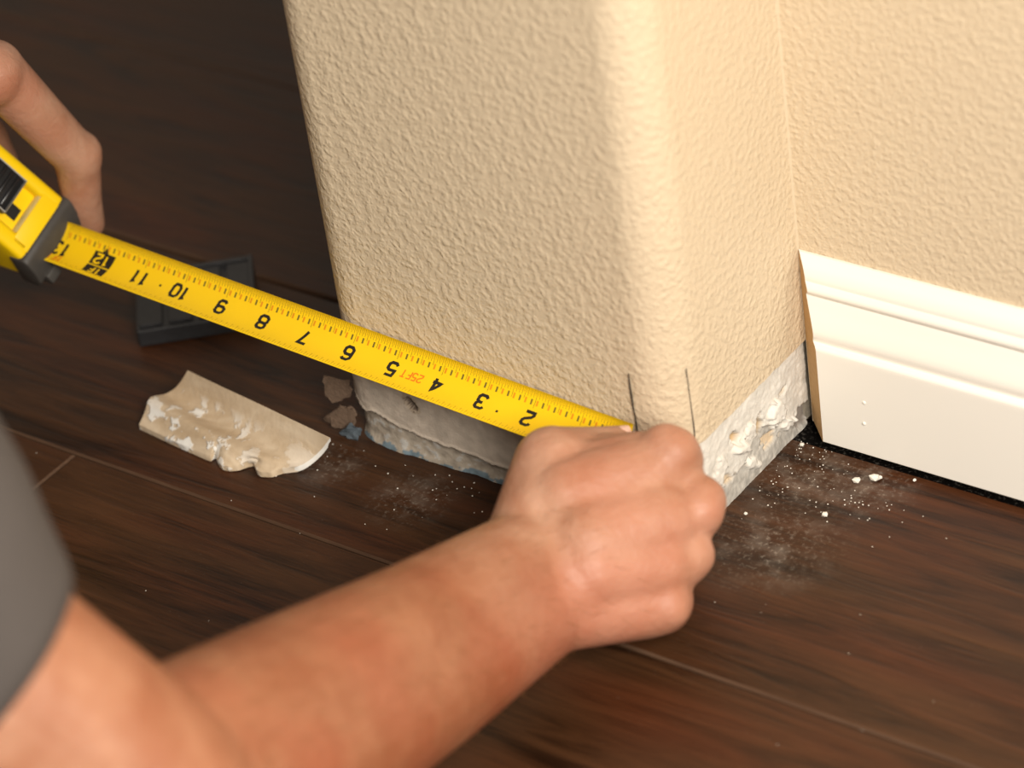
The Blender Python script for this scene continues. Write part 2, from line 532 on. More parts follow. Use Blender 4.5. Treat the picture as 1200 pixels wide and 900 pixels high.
tp = dens([q for q in path[2:]], 0.0008)
tp = [q for q in tp if q.y < -0.03 or q.x > -0.1]
tn = normals2(tp)
NZ = 64
verts, faces, cols = [], [], []
for P, N in zip(tp, tn):
    for k in range(NZ + 1):
        z = 0.0002 + (PL + 0.0022) * k / NZ
        d, c = torn(P, N, z)
        d = max(d, -0.0050)
        q = P + N * d
        verts.append((q.x, q.y, z))
        cols.append((*c, 1.0))
Lz = NZ + 1
for i in range(len(tp) - 1):
    for k in range(NZ):
        faces.append((i * Lz + k, (i + 1) * Lz + k, (i + 1) * Lz + k + 1, i * Lz + k + 1))
strip = pydata('torn_drywall_strip', verts, faces, M_DRY, wall, True)
ca = strip.data.color_attributes.new('albedo', 'FLOAT_COLOR', 'POINT')
ca.data.foreach_set('color', np.array(cols, dtype=np.float32).ravel())

# brown torn scraps at the foot of the far corner of the wall end
def scrap(pts, z0, th, name='torn_paper_scrap', m=M_CHIP):
    bm = bmesh.new()
    lo2 = [bm.verts.new((p_[0], p_[1], p_[2])) for p_ in pts]
    n3 = (Vector(pts[1]) - Vector(pts[0])).cross(Vector(pts[2]) - Vector(pts[0])).normalized() * th
    hi2 = [bm.verts.new(Vector(p_) + n3) for p_ in pts]
    bm.faces.new(lo2[::-1]); bm.faces.new(hi2)
    for i in range(len(pts)):
        bm.faces.new((lo2[i], lo2[(i + 1) % len(pts)], hi2[(i + 1) % len(pts)], hi2[i]))
    bmesh.ops.subdivide_edges(bm, edges=bm.edges[:], cuts=4, use_grid_fill=True)
    for v in bm.verts:
        v.co += Vector(tuple(0.0014 * noise.noise(v.co * 420 + Vector((9.0 * i_, 0, 3.0)) ) for i_ in range(3)))
        v.co.z = max(v.co.z, 0.0004)
    return from_bm(name, bm, m, wall)
scrap([tuple(on_z(381, 490, 0.006)), tuple(on_z(399, 502, 0.002)), tuple(on_z(416, 497, 0.006)), tuple(on_z(416, 478, 0.016)), tuple(on_z(398, 475, 0.016))], 0, 0.0015)
scrap([tuple(at(379, 441, 1.545)), tuple(at(383, 462, 1.550)), tuple(at(392, 471, 1.551)), tuple(at(412, 464, 1.545)), tuple(at(410, 444, 1.538))], 0, 0.0015)
scrap([tuple(on_z(398, 507, 0.001)), tuple(on_z(420, 517, 0.001)), tuple(on_z(426, 503, 0.006)), tuple(on_z(412, 497, 0.009))], 0, 0.001, 'blue_paint_flake', plain('blue_paint', (0.09, 0.11, 0.13), 0.9, 0.1))

# pencil strokes either side of the rounded corner
def stroke(px, name='pencil_mark', wd=0.00045):
    vs_, fs_ = [], []
    for i, (a_, b_, axis) in enumerate(px):
        r = ray(a_, b_)
        if axis == 'A':
            P = CC + r * ((-D_ - 0.0008 - CC.y) / r.y); side = Vector((1, 0, 0))
        else:
            P = CC + r * ((0.0008 - CC.x) / r.x); side = Vector((0, 1, 0))
            P.x = max(P.x, 0.0008)
        ww = wd * (0.6 + 0.8 * random.random())
        vs_ += [P - side * ww, P + side * ww]
        if i: fs_.append((2 * i - 2, 2 * i - 1, 2 * i + 1, 2 * i))
    o = pydata(name, vs_, fs_, M_PENCIL, wall)
    return o
stroke([(736.5, 438, 'A'), (738, 452, 'A'), (740, 464, 'A'), (742, 478, 'A'), (744.5, 489, 'A'), (746, 500, 'A'), (747, 510, 'A')], wd=0.00045)

def stroke_bull(pts, wd=0.00028):
    """a pencil line on the rounded corner: list of (angle, z)"""
    vs_, fs_ = [], []
    for i, (an, z) in enumerate(pts):
        rr = R_ + 0.0007
        c0 = Vector((-R_, -D_ + R_))
        ww = wd * (0.6 + 0.8 * random.random()) / rr
        for a_ in (an - ww, an + ww):
            vs_.append((c0.x + rr * math.cos(a_), c0.y + rr * math.sin(a_), z))
        if i: fs_.append((2 * i - 2, 2 * i - 1, 2 * i + 1, 2 * i))
    return pydata('pencil_mark', vs_, fs_, M_PENCIL, wall)
a0 = -0.42
stroke_bull([(a0, 0.092), (a0 + 0.01, 0.086), (a0 + 0.015, 0.080), (a0 + 0.02, 0.074), (a0 + 0.03, 0.067), (a0 + 0.035, 0.060), (a0 + 0.03, 0.054)])

# long wall on the right
bm = bmesh.new()
xs = [0.0, 0.4, 2.1]
zs = [0.0030, 0.4, 2.4]
g = [[bm.verts.new((x, 0, z)) for z in zs] for x in xs]
g2 = [[bm.verts.new((x, 0.12, z)) for z in zs] for x in xs]
for i in range(2):
    for k in range(2):
        bm.faces.new((g[i][k], g[i + 1][k], g[i + 1][k + 1], g[i][k + 1]))
        bm.faces.new((g2[i][k], g2[i][k + 1], g2[i + 1][k + 1], g2[i + 1][k]))
for i in range(2):
    bm.faces.new((g[i][2], g[i + 1][2], g2[i + 1][2], g2[i][2]))
    bm.faces.new((g[i][0], g2[i][0], g2[i + 1][0], g[i + 1][0]))
for k in range(2):
    bm.faces.new((g[0][k], g[0][k + 1], g2[0][k + 1], g2[0][k]))
    bm.faces.new((g[2][k], g2[2][k], g2[2][k + 1], g[2][k + 1]))
wr_ = from_bm('wall_right', bm, M_WALL)
tag(wr_, kind='structure')
# caulk in the inner corner
bm = bmesh.new()
prev = None
zz = 0.0985
while zz < 2.38:
    s_ = 0.0008 + 0.0006 * noise.noise((0, 0, zz * 55))
    cur = [bm.verts.new((0.0, -s_, zz)), bm.verts.new((s_ * 0.45, -s_ * 0.45, zz)), bm.verts.new((s_, 0.0, zz))]
    if prev:
        for k in range(2):
            bm.faces.new((prev[k], prev[k + 1], cur[k + 1], cur[k]))
    prev = cur
    zz += 0.006 if zz < 0.5 else 0.05
from_bm('caulk_bead', bm, M_CAULK, wr_, True)

# ------------------------------------------------------------------ new baseboard with its raw mitred end
def spl(pts, n=6):
    out = []
    for i in range(len(pts) - 1):
        p0 = Vector(pts[max(i - 1, 0)]); p1 = Vector(pts[i]); p2 = Vector(pts[i + 1]); p3 = Vector(pts[min(i + 2, len(pts) - 1)])
        for k in range(n):
            t_ = k / n
            out.append(0.5 * ((2 * p1) + (p2 - p0) * t_ + (2 * p0 - 5 * p1 + 4 * p2 - p3) * t_ ** 2 + (3 * p1 - p0 - 3 * p2 + p3) * t_ ** 3))
    out.append(Vector(pts[-1]))
    return out
TB = 0.0138
prof = [Vector((0.0, 0.0044)), Vector((TB - 0.0005, 0.0044)), Vector((TB, 0.0050)), Vector((TB + 0.0002, 0.030)), Vector((TB + 0.0004, 0.0545))]
prof += spl([(TB + 0.0004, 0.0555), (TB + 0.0002, 0.0572), (TB - 0.0008, 0.0583), (TB - 0.0026, 0.0590)], 4)
prof += spl([(0.0112, 0.0598), (0.0120, 0.0625), (0.0119, 0.0655), (0.0105, 0.0700), (0.0086, 0.0750), (0.0072, 0.0790), (0.0066, 0.0806)], 5)
prof += spl([(0.0070, 0.0816), (0.0084, 0.0832), (0.0084, 0.0852), (0.0072, 0.0872)], 4)
prof += spl([(0.0066, 0.0880), (0.0064, 0.0905), (0.0050, 0.0940), (0.0030, 0.0968), (0.0018, 0.0985)], 4)
prof += [Vector((0.0013, 0.0993)), Vector((0.0, 0.0993))]
bm = bmesh.new()
A_ = [bm.verts.new((0.0004 + p_.x, -p_.x, p_.y)) for p_ in prof]
B_ = [bm.verts.new((2.0, -p_.x, p_.y)) for p_ in prof]
N_ = len(prof)
for i in range(N_):
    j = (i + 1) % N_
    f = bm.faces.new((A_[i], B_[i], B_[j], A_[j]))
    f.smooth = True
f = bm.faces.new(A_[::-1]); f.material_index = 1
bm.faces.new(B_)
base = from_bm('baseboard_right', bm, [M_WHITE, M_MDF])
base.location.y = -0.0003
tag(base, kind='structure')
base.data.set_sharp_from_angle(angle=math.radians(35))
for (a_, b_) in ((1012.5, 472), (1012.5, 496.5)):
    r = ray(a_, b_)
    P = CC + r * ((-TB - 0.0006 - CC.y) / r.y)
    bm = bmesh.new()
    bmesh.ops.create_uvsphere(bm, u_segments=8, v_segments=5, radius=0.0010)
    bm.transform(Matrix.Translation(P) @ Matrix.Diagonal((1, 0.5, 1, 1)))
    o = from_bm('filled_nail_hole', bm, M_WHITE, base, True)
    keep(o, base)

# ------------------------------------------------------------------ tape measure
INCH = 0.0254
BW, TH0, TH1 = 0.0245, math.radians(-10), math.radians(60)
BK = 0.0567                                   # rise of the blade towards the case
X2, Y2, Z2 = -0.0745, -0.1172, 0.0574         # where the 2 inch figure sits
V0 = 0.40 * BW
def sect(v):
    k = (TH1 - TH0) / BW
    th = TH0 + k * v
    return (math.sin(th) - math.sin(TH0)) / k, (-math.cos(th) + math.cos(TH0)) / k, th
SY0, SZ0, _ = sect(V0)
CB = 1 / math.sqrt(1 + BK * BK)
def blade_pt(s, v, off=0.0):
    """s metres from the hook, v across from the near edge, off above the printed side"""
    y, z, th = sect(v)
    e = (s - 2 * INCH)
    return Vector((X2 - e * CB, Y2 + (y - SY0) - off * math.sin(th), Z2 + (z - SZ0) + e * BK * CB + off * math.cos(th)))

OC = blade_pt(13.22 * INCH, BW * 0.5)
tape = empty('tape_measure', OC)
tag(tape, 'yellow tape measure with black numerals pulled out along the foot of the wall', 'tape measure')

S_END = 13.6 * INCH
NSs, NV = 160, 10
verts, faces = [], []
for side in (0.0, -0.00025):
    for i in range(NSs + 1):
        s_ = S_END * i / NSs
        for k in range(NV + 1):
            verts.append(blade_pt(s_, BW * k / NV, side))
M1 = (NSs + 1) * (NV + 1)
def vid(l, i, k): return l * M1 + i * (NV + 1) + k
for i in range(NSs):
    for k in range(NV):
        faces.append((vid(0, i, k), vid(0, i, k + 1), vid(0, i + 1, k + 1), vid(0, i + 1, k)))
        faces.append((vid(1, i, k), vid(1, i + 1, k), vid(1, i + 1, k + 1), vid(1, i, k + 1)))
    for k in (0, NV):
        faces.append((vid(0, i, k), vid(0, i + 1, k), vid(1, i + 1, k), vid(1, i, k)))
blade = pydata('blade', verts, faces, M_TAPE, None, True)
keep(blade, tape)
def on_blade(o):
    o.parent = blade
    o.matrix_parent_inverse = Matrix.Identity(4)
    o.matrix_parent_inverse = blade.matrix_parent_inverse.copy() if False else Matrix.Identity(4)
    return o

G = {  # stroke skeletons, box 0.62 wide and 1 tall
 '0': [[(0.0, .2), (0.0, .8), (.14, 1), (.48, 1), (.62, .8), (.62, .2), (.48, 0), (.14, 0), (0.0, .2)]],
 '1': [[(.12, .86), (.34, 1), (.34, 0)]],
 '2': [[(0, .80), (.04, .92), (.16, 1), (.46, 1), (.60, .88), (.60, .66), (.50, .53), (.12, .34), (0, .18), (0, 0), (.62, 0)]],
 '3': [[(0, .84), (.12, 1), (.48, 1), (.61, .88), (.61, .64), (.48, .53), (.22, .53)], [(.48, .53), (.61, .42), (.61, .13), (.48, 0), (.12, 0), (0, .16)]],
 '4': [[(.46, 0), (.46, 1), (.02, .30), (.64, .30)]],
 '5': [[(.58, 1), (.06, 1), (.04, .56), (.46, .58), (.61, .46), (.61, .14), (.46, 0), (.14, 0), (0, .15)]],
 '6': [[(.58, .86), (.46, 1), (.16, 1), (0, .84), (0, .16), (.16, 0), (.46, 0), (.61, .15), (.61, .42), (.46, .56), (.14, .56), (0, .44)]],
 '7': [[(0, 1), (.60, 1), (.24, 0)]],
 '8': [[(.14, .54), (.02, .66), (.02, .87), (.15, 1), (.47, 1), (.60, .87), (.60, .66), (.48, .54), (.14, .54), (0, .41), (0, .14), (.14, 0), (.48, 0), (.62, .14), (.62, .41), (.48, .54)]],
 '9': [[(.04, .14), (.16, 0), (.46, 0), (.61, .16), (.61, .84), (.46, 1), (.16, 1), (0, .85), (0, .58), (.16, .45), (.46, .45), (.61, .56)]],
 'F': [[(0, 0), (0, 1), (.55, 1)], [(0, .52), (.45, .52)]],
 'T': [[(.31, 0), (.31, 1)], [(0, 1), (.62, 1)]],
}
def ribbon(strokes, wd, f):
    vs_, fs_ = [], []
    for st in strokes:
        pts = []
        for a_, b_ in zip(st[:-1], st[1:]):
            a_, b_ = Vector(a_), Vector(b_)
            n_ = max(1, int((b_ - a_).length / 0.0012))
            for i in range(n_): pts.append(a_ + (b_ - a_) * i / n_)
        pts.append(Vector(st[-1]))
        closed = (pts[0] - pts[-1]).length < 1e-6
        n0 = len(vs_)
        for i, q in enumerate(pts):
            pa = pts[i - 1] if i > 0 else (pts[-2] if closed else None)
            pb = pts[i + 1] if i < len(pts) - 1 else (pts[1] if closed else None)
            d1 = (q - pa).normalized() if pa is not None else None
            d2 = (pb - q).normalized() if pb is not None else None
            if d1 is None: d1 = d2
            if d2 is None: d2 = d1
            n1, n2 = Vector((-d1.y, d1.x)), Vector((-d2.y, d2.x))
            nm = (n1 + n2)
            nm = nm.normalized() if nm.length > 1e-4 else n1
            m_ = min(1.6, 1 / max(0.4, nm.dot(n1)))
            qq = q
            if pa is None: qq = q - d1 * wd * 0.0
            vs_ += [f(qq + nm * wd / 2 * m_), f(qq - nm * wd / 2 * m_)]
            if i:
                j = n0 + 2 * i
                fs_.append((j - 2, j - 1, j + 1, j))
    return vs_, fs_

def glyphs(text, s_c, v_c, hgt, wd, m, off=0.00012, name='numeral', adv=0.86, squash=1.0):
    """printed figures; the print reads upside down from the camera's side"""
    tot = (len(text) - 1) * adv * hgt * squash + 0.62 * hgt * squash
    strokes = []
    for i, ch in enumerate(text):
        ox = -tot / 2 + i * adv * hgt * squash
        for st in G[ch]:
            strokes.append([(ox + x * hgt * squash, (y - 0.5) * hgt) for x, y in st])
    vs_, fs_ = ribbon(strokes, wd, lambda q: blade_pt(s_c + q[0], v_c - q[1], off))
    return on_blade(pydata(name, vs_, fs_, m))

for n_i in range(1, 14):
    if n_i == 12: continue
    txt = str(n_i)
    glyphs(txt, n_i * INCH, V0 + 0.0006, 0.0070, 0.0016, M_PRINT, squash=1.05 if n_i < 10 else 0.95, adv=0.80)
# the 12 inch mark: a black flag with a point, and a smaller one reading 1F
def patch(poly, m, off, name, n=10):
    """polygon of (ds, dv) made of strips so that it follows the curved blade"""
    vmin = min(q[1] for q in poly); vmax = max(q[1] for q in poly)
    vs_, fs_ = [], []
    for i in range(n + 1):
        v = vmin + (vmax - vmin) * i / n
        v = min(max(v, vmin + 1e-6), vmax - 1e-6)
        xs_ = []
        for (x0, v0), (x1, v1) in zip(poly, poly[1:] + poly[:1]):
            if (v0 - v) * (v1 - v) < 0:
                xs_.append(x0 + (x1 - x0) * (v - v0) / (v1 - v0))
        if len(xs_) < 2: xs_ = [0, 0]
        vs_ += [blade_pt(min(xs_), v, off), blade_pt(max(xs_), v, off)]
        if i: fs_.append((2 * i - 2, 2 * i - 1, 2 * i + 1, 2 * i))
    return on_blade(pydata(name, vs_, fs_, m))
s12 = 12 * INCH
patch([(s12 - .0068, V0 - 0.0012), (s12 + .0062, V0 - 0.0012), (s12 + .0062, V0 + .0062), (s12 - .0068, V0 + .0062)], M_PRINT, 0.00012, 'black_flag')
patch([(s12 - .0020, V0 + 0.0062), (s12 + .0020, V0 + 0.0062), (s12, V0 + .0092)], M_PRINT, 0.00012, 'black_flag_point')
patch([(s12 - .0066, V0 - 0.0070), (s12 + .0060, V0 - 0.0070), (s12 + .0062, V0 - 0.0019), (s12 - .0068, V0 - .0019)], M_PRINT, 0.00012, 'black_flag')
glyphs('12', s12, V0 + 0.0024, 0.0050, 0.0011, M_TAPE, 0.0002, squash=1.1)
glyphs('1F', s12 - 0.0004, V0 - 0.0046, 0.0036, 0.0009, M_TAPE, 0.0002, squash=1.3, name='lettering')
glyphs('25FT', 4.55 * INCH, V0 + 0.0008, 0.0040, 0.0007, M_ORANGE, name='lettering', squash=0.9)
glyphs('1F1', 12.98 * INCH, V0 - 0.0052, 0.0038, 0.0008, M_ORANGE, name='lettering')
for sd, vd in ((10.48, 0.0004), (2.62, -0.0012)):
    patch([(sd * INCH - .0006, V0 + vd - .0006), (sd * INCH + .0006, V0 + vd - .0006), (sd * INCH + .0006, V0 + vd + .0006), (sd * INCH - .0006, V0 + vd + .0006)], M_PRINT, 0.00012, 'dot', 3)

def ticks(name, items, m, off=0.0001):
    vs_, fs_ = [], []
    for (s0, v0, s1, v1, wd) in items:
        n_ = 3
        for i in range(n_ + 1):
            s_ = s0 + (s1 - s0) * i / n_; v_ = v0 + (v1 - v0) * i / n_
            vs_ += [blade_pt(s_ - wd / 2, v_, off), blade_pt(s_ + wd / 2, v_, off)]
        j = len(vs_) - 2 * (n_ + 1)
        for i in range(n_):
            fs_.append((j + 2 * i, j + 2 * i + 1, j + 2 * i + 3, j + 2 * i + 2))
    o = on_blade(pydata(name, vs_, fs_, m))
    o['kind'] = 'stuff'
    return o
fine_t, frac_b, frac_o, low = [], [], [], []
for i in range(2, int(13.06 * 32)):
    s_ = i * INCH / 32
    ln = 0.0026
    if i % 2 == 0: ln = 0.0036
    if i % 8 == 0: ln = 0.0052
    if i % 16 == 0: ln = 0.0066
    if i % 32 == 0: ln = 0.0082
    fine_t.append((s_, BW - 0.0003, s_, BW - 0.0003 - ln, 0.00018 if i % 2 else 0.00026))
    if i % 4 == 2:
        (frac_b if (i // 4) % 2 == 0 else frac_o).append((s_ + 0.0004, BW - 0.0046, s_ + 0.0004, BW - 0.0072, 0.00095))
    if i % 2 == 0:
        low.append((s_, 0.0004, s_, 0.0004 + (0.0018 if i % 4 else 0.0030), 0.00020))
ticks('tick_marks', fine_t, M_TICK)
ticks('fraction_marks', frac_b, M_TICK2)
ticks('fraction_marks', frac_o, M_TICK3)
ticks('tick_marks', low, M_TICK)

# hook
e1 = Vector((-CB, 0, BK * CB))                      # back towards the case
thc = math.radians(23)
wv = Vector((0, math.cos(thc), math.sin(thc)))      # across the case
nv = e1.cross(wv).normalized()
if nv.z < 0: nv = -nv
RT = Matrix((e1, wv, nv)).transposed()
hk = blade_pt(0.0, BW * 0.5)
bm = box_bm((0, 0, 0), (0.012, 0.012, 0.0009), 0.0003, 1)
bm2 = box_bm((-0.0065, 0, -0.004), (0.0010, 0.016, 0.0095), 0.0003, 1)
tmp = bpy.data.meshes.new('t'); bm2.to_mesh(tmp); bm2.free(); bm.from_mesh(tmp)
bm.transform(Matrix.Translation(hk + nv * 0.0002) @ RT.to_4x4())
keep(from_bm('end_hook', bm, M_STEEL), tape)

# case: side profile in (e1, n), extruded across
def case_pt(a_, w_, n_): return OC + e1 * a_ + wv * w_ + nv * n_
def extrude_profile(name, pr, w0, w1, m, bevel, parent=tape, seg=3):
    bm = bmesh.new()
    lo2 = [bm.verts.new(case_pt(a_, w0, n_)) for a_, n_ in pr]
    hi2 = [bm.verts.new(case_pt(a_, w1, n_)) for a_, n_ in pr]
    k_ = len(pr)
    for i in range(k_):
        bm.faces.new((lo2[i], lo2[(i + 1) % k_], hi2[(i + 1) % k_], hi2[i]))
    bm.faces.new(lo2[::-1]); bm.faces.new(hi2)
    bmesh.ops.recalc_face_normals(bm, faces=bm.faces[:])
    if bevel:
        bmesh.ops.bevel(bm, geom=[e for e in bm.edges if len(e.link_faces) == 2 and e.calc_face_angle(0) > 0.3], offset=bevel, segments=seg, affect='EDGES', profile=0.5)
    o = from_bm(name, bm, m, None, True)
    o.data.set_sharp_from_angle(angle=math.radians(50))
    keep(o, parent)
    return o
HW = 0.0195
# slanted front direction
sl = Vector((0.52, 0.854))
def front(k, dn=0.0):                              # point on the slanted front, k metres above the bumper, dn proud
    nrm = Vector((-0.854, 0.52))
    q = Vector((0.0010, 0.0115)) + sl * k + nrm * dn
    return (q.x, q.y)
# two yellow rails either side of the lock channel, and the channel floor
top_arc = [(0.030, 0.066), (0.038, 0.074), (0.050, 0.079), (0.066, 0.078), (0.079, 0.070), (0.086, 0.057), (0.088, 0.040), (0.088, 0.004), (0.084, -0.006), (0.076, -0.010)]
body = [(0.006, -0.010), front(-0.001, -0.007), front(0.046, -0.007)] + [(a_ + 0.002, n_ - 0.004) if n_ > 0.06 else (a_, n_) for a_, n_ in top_arc]
case = extrude_profile('case', body, -HW + 0.002, HW - 0.002, M_CASE, 0.002)
rail = [(0.004, -0.006), front(0.0), front(0.046)] + [(a_, n_) for a_, n_ in top_arc]
extrude_profile('case_side_shell', rail, HW - 0.0075, HW, M_CASE, 0.0028)
extrude_profile('case_side_shell', rail, -HW, -HW + 0.0095, M_CASE, 0.0028)
lip = [(0.004, 0.004), front(0.0), front(0.0105), front(0.0095, -0.0075), (0.02, 0.012)]
extrude_profile('front_lip', lip, -HW + 0.004, HW - 0.004, M_CASE, 0.0012)
# worn pale inner edge of the lip
wl = [front(0.0102, -0.0004), front(0.0112, -0.0030), front(0.0108, -0.0070), front(0.0095, -0.0060)]
extrude_profile('worn_lip_edge', wl, -HW + 0.0095, HW - 0.0075, M_CREAMY, 0)
# grey bumper round the mouth
bp = [(-0.0022, -0.0065), (-0.0030, 0.0030), (-0.0016, 0.0098), (0.0006, 0.0118), (0.010, 0.0112), (0.012, -0.010), (0.002, -0.0115)]
bumper = extrude_profile('rubber_bumper', bp, -HW - 0.0008, HW + 0.0008, M_RUBBER, 0.0012)
extrude_profile('mouth_foot', [(-0.006, -0.0095), (-0.0045, -0.0045), (0.004, -0.0045), (0.004, -0.0115), (-0.004, -0.0115)], -HW + 0.003, -HW + 0.011, M_RUBBER, 0.0008)
# lock slider with ribs
lk = [front(0.0245, -0.002), front(0.0225, 0.0055), front(0.0260, 0.0075), front(0.0400, 0.0082), front(0.0470, 0.0070), front(0.0480, -0.002)]
lock = extrude_profile('lock_slider', lk, -HW + 0.0100, HW - 0.0085, M_BLACK, 0.0008)
def lock_rib(k0, k1):
    o = extrude_profile('rib', [front(k0, 0.0066), front(k0 + 0.0003, 0.0088), front(k1 - 0.0003, 0.0088), front(k1, 0.0066)], -HW + 0.0118, HW - 0.0100, M_BLACK, 0.0003, lock, 1)
    o.matrix_parent_inverse = Matrix.Identity(4)
    return o
for k in range(5):
    lock_rib(0.0262 + 0.0042 * k, 0.0285 + 0.0042 * k)
for (w0, w1, k0, k1) in ((-HW + 0.0104, -HW + 0.0109, 0.0235, 0.046), (HW - 0.0094, HW - 0.0089, 0.0235, 0.046), (-HW + 0.0104, HW - 0.0089, 0.0231, 0.0236)):
    o = extrude_profile('worn_edge', [front(k0, 0.0055), front(k0, 0.0084), front(k1, 0.0089), front(k1, 0.0055)], w0, w1, M_WORN, 0, lock)
    o.matrix_parent_inverse = Matrix.Identity(4)
# dark slot that the slider runs in
extrude_profile('lock_slot', [front(0.0125, -0.0085), front(0.0125, -0.0066), front(0.030, -0.0060), front(0.030, -0.0085)], -0.0045, 0.0022, M_BLACK, 0)
# dark grip panel on the near side of the case
extrude_profile('side_grip', [(0.022, 0.004), (0.022, 0.014), (0.034, 0.030), (0.070, 0.030), (0.070, 0.004)], -HW - 0.0006, -HW + 0.001, M_BLACK, 0.0004)

# ------------------------------------------------------------------ moulding off-cut
rowsN = [  # five stations along, six points across (far edge .. near edge): x, y of the view ray and height
 [(220, 434, .024), (208, 452, .014), (194, 461.5, .0095), (176, 466, .0120), (169.5, 483, .007), (163, 497, .0035)],
 [(262, 454, .024), (250, 475, .013), (236, 487, .009), (219, 492, .0115), (211, 506, .007), (205, 517, .0035)],
 [(303, 473, .023), (291, 496, .013), (278, 509, .009), (262, 516, .0105), (255, 526, .007), (250, 534, .0035)],
 [(345, 493, .022), (334, 516, .012), (322, 529, .008), (309, 537, .0075), (304, 543, .005), (300, 549, .0035)],
 [(387, 513, .020), (378, 525, .013), (368, 535, .008), (357, 543, .005), (350, 546, .004), (345, 548, .0030)]]
near = [(163, 497.5), (205, 517.5), (240, 533), (246, 535), (251.5, 530.5), (255, 540), (260, 545), (268, 546.5), (279, 545.5), (290, 541.5), (297, 540.5), (300, 550), (305, 553), (318, 553.5), (330, 549.5), (345, 548)]
def near_at(u):
    x = 163 + u * (345 - 163)
    for (x0, y0), (x1, y1) in zip(near[:-1], near[1:]):
        if x <= x1: return x, y0 + (y1 - y0) * (x - x0) / (x1 - x0)
    return near[-1]
def cat(ps, t_):
    n_ = len(ps) - 1
    f_ = min(t_ * n_, n_ - 1e-6); i = int(f_); f_ -= i
    p0, p1, p2, p3 = (np.array(ps[max(0, min(n_, j))], dtype=float) for j in (i - 1, i, i + 1, i + 2))
    return 0.5 * ((2 * p1) + (p2 - p0) * f_ + (2 * p0 - 5 * p1 + 4 * p2 - p3) * f_ ** 2 + (3 * p1 - p0 - 3 * p2 + p3) * f_ ** 3)
NU, NVv = 90, 28
top = []
for i in range(NU + 1):
    u = i / NU
    ctrl = [cat([rowsN[c_][r_] for c_ in range(5)], u) for r_ in range(6)]
    nx, ny = near_at(u)
    dl = np.array((nx - ctrl[5][0], ny - ctrl[5][1], 0.0))
    ctrl[5] = ctrl[5] + dl; ctrl[4] = ctrl[4] + dl * 0.55
    row = []
    for k in range(NVv + 1):
        q = cat(ctrl, k / NVv)
        row.append(on_z(q[0], q[1], max(q[2], 0.0025)))
    top.append(row)
verts = [v for r_ in top for v in r_]
nt = len(verts)
for i, r_ in enumerate(top):
    for k, v in enumerate(r_):
        th_ = 0.0030 if 2 < k else 0.0018
        verts.append(Vector((v.x, v.y, max(0.0003, v.z - th_))))
faces = []
Q = NVv + 1
for i in range(NU):
    for k in range(NVv):
        a_ = i * Q + k
        faces.append((a_, a_ + Q, a_ + Q + 1, a_ + 1))
        faces.append((nt + a_, nt + a_ + 1, nt + a_ + Q + 1, nt + a_ + Q))
    for k in (0, NVv):
        a_ = i * Q + k
        faces.append((a_, nt + a_, nt + a_ + Q, a_ + Q))
nwhite = len(faces)
for i in (0, NU):
    for k in range(NVv):
        a_ = i * Q + k
        faces.append((a_, a_ + 1, nt + a_ + 1, nt + a_))
offc = pydata('moulding_offcut', verts, faces, [M_OFF, plain('offcut_edge_paint', (0.80, 0.78, 0.74), 0.5)], None, True)
oc = Vector((-0.245, -0.125, 0.0))
for v in offc.data.vertices: v.co -= oc
offc.location = oc
for f in offc.data.polygons:
    if f.index >= nwhite: f.material_index = 1
bmf = bmesh.new(); bmf.from_mesh(offc.data); bmesh.ops.recalc_face_normals(bmf, faces=bmf.faces[:]); bmf.to_mesh(offc.data); bmf.free()
offc.data.set_sharp_from_angle(angle=math.radians(45))
tag(offc, 'short curved off-cut of moulding lying hollow side up on the floor, flecked with white paint', 'moulding')

# ------------------------------------------------------------------ black ribbed block lying on the floor behind the tape
bz = 0.0125
c0, c1, c2 = on_z(297, 299, bz), on_z(160, 321, bz), on_z(297, 362, bz)
bo = (c1 + c2) / 2; bo.z = 0.0
blk = empty('plastic_block', bo)
tag(blk, 'black ribbed plastic block on the dark floor behind the tape', 'plastic block')
ax = (c0 - c1); LB = ax.length; ax.normalize()
ay = Vector((-ax.y, ax.x, 0)); az = Vector((0, 0, 1))
WB = abs((c2 - c0).dot(ay))
RB = Matrix((ax, ay, az)).transposed()
def blk_box(name, c, s, m, bv):
    o = from_bm(name, box_bm((0, 0, 0), s, bv, 2), m, blk)
    o.matrix_local = Matrix.Translation(RB @ Vector(c)) @ RB.to_4x4()
    return o
blk_box('block_body', (0, 0, 0.0052), (LB, WB, 0.0100), M_BLOCK, 0.0010)
for k in range(4):
    blk_box('rib', (-LB / 2 + LB * (k + 0.5) / 4, -0.001, 0.0108), (LB / 4 - 0.0035, WB - 0.006, 0.0030), M_BLOCK, 0.0006)
blk_box('side_rail', (0, WB / 2 - 0.0014, 0.0112), (LB, 0.0026, 0.0040), M_BLOCK, 0.0006)
blk_box('end_lip', (LB / 2 - 0.001, 0, 0.0068), (0.0024, WB + 0.001, 0.0132), M_BLOCK, 0.0006)

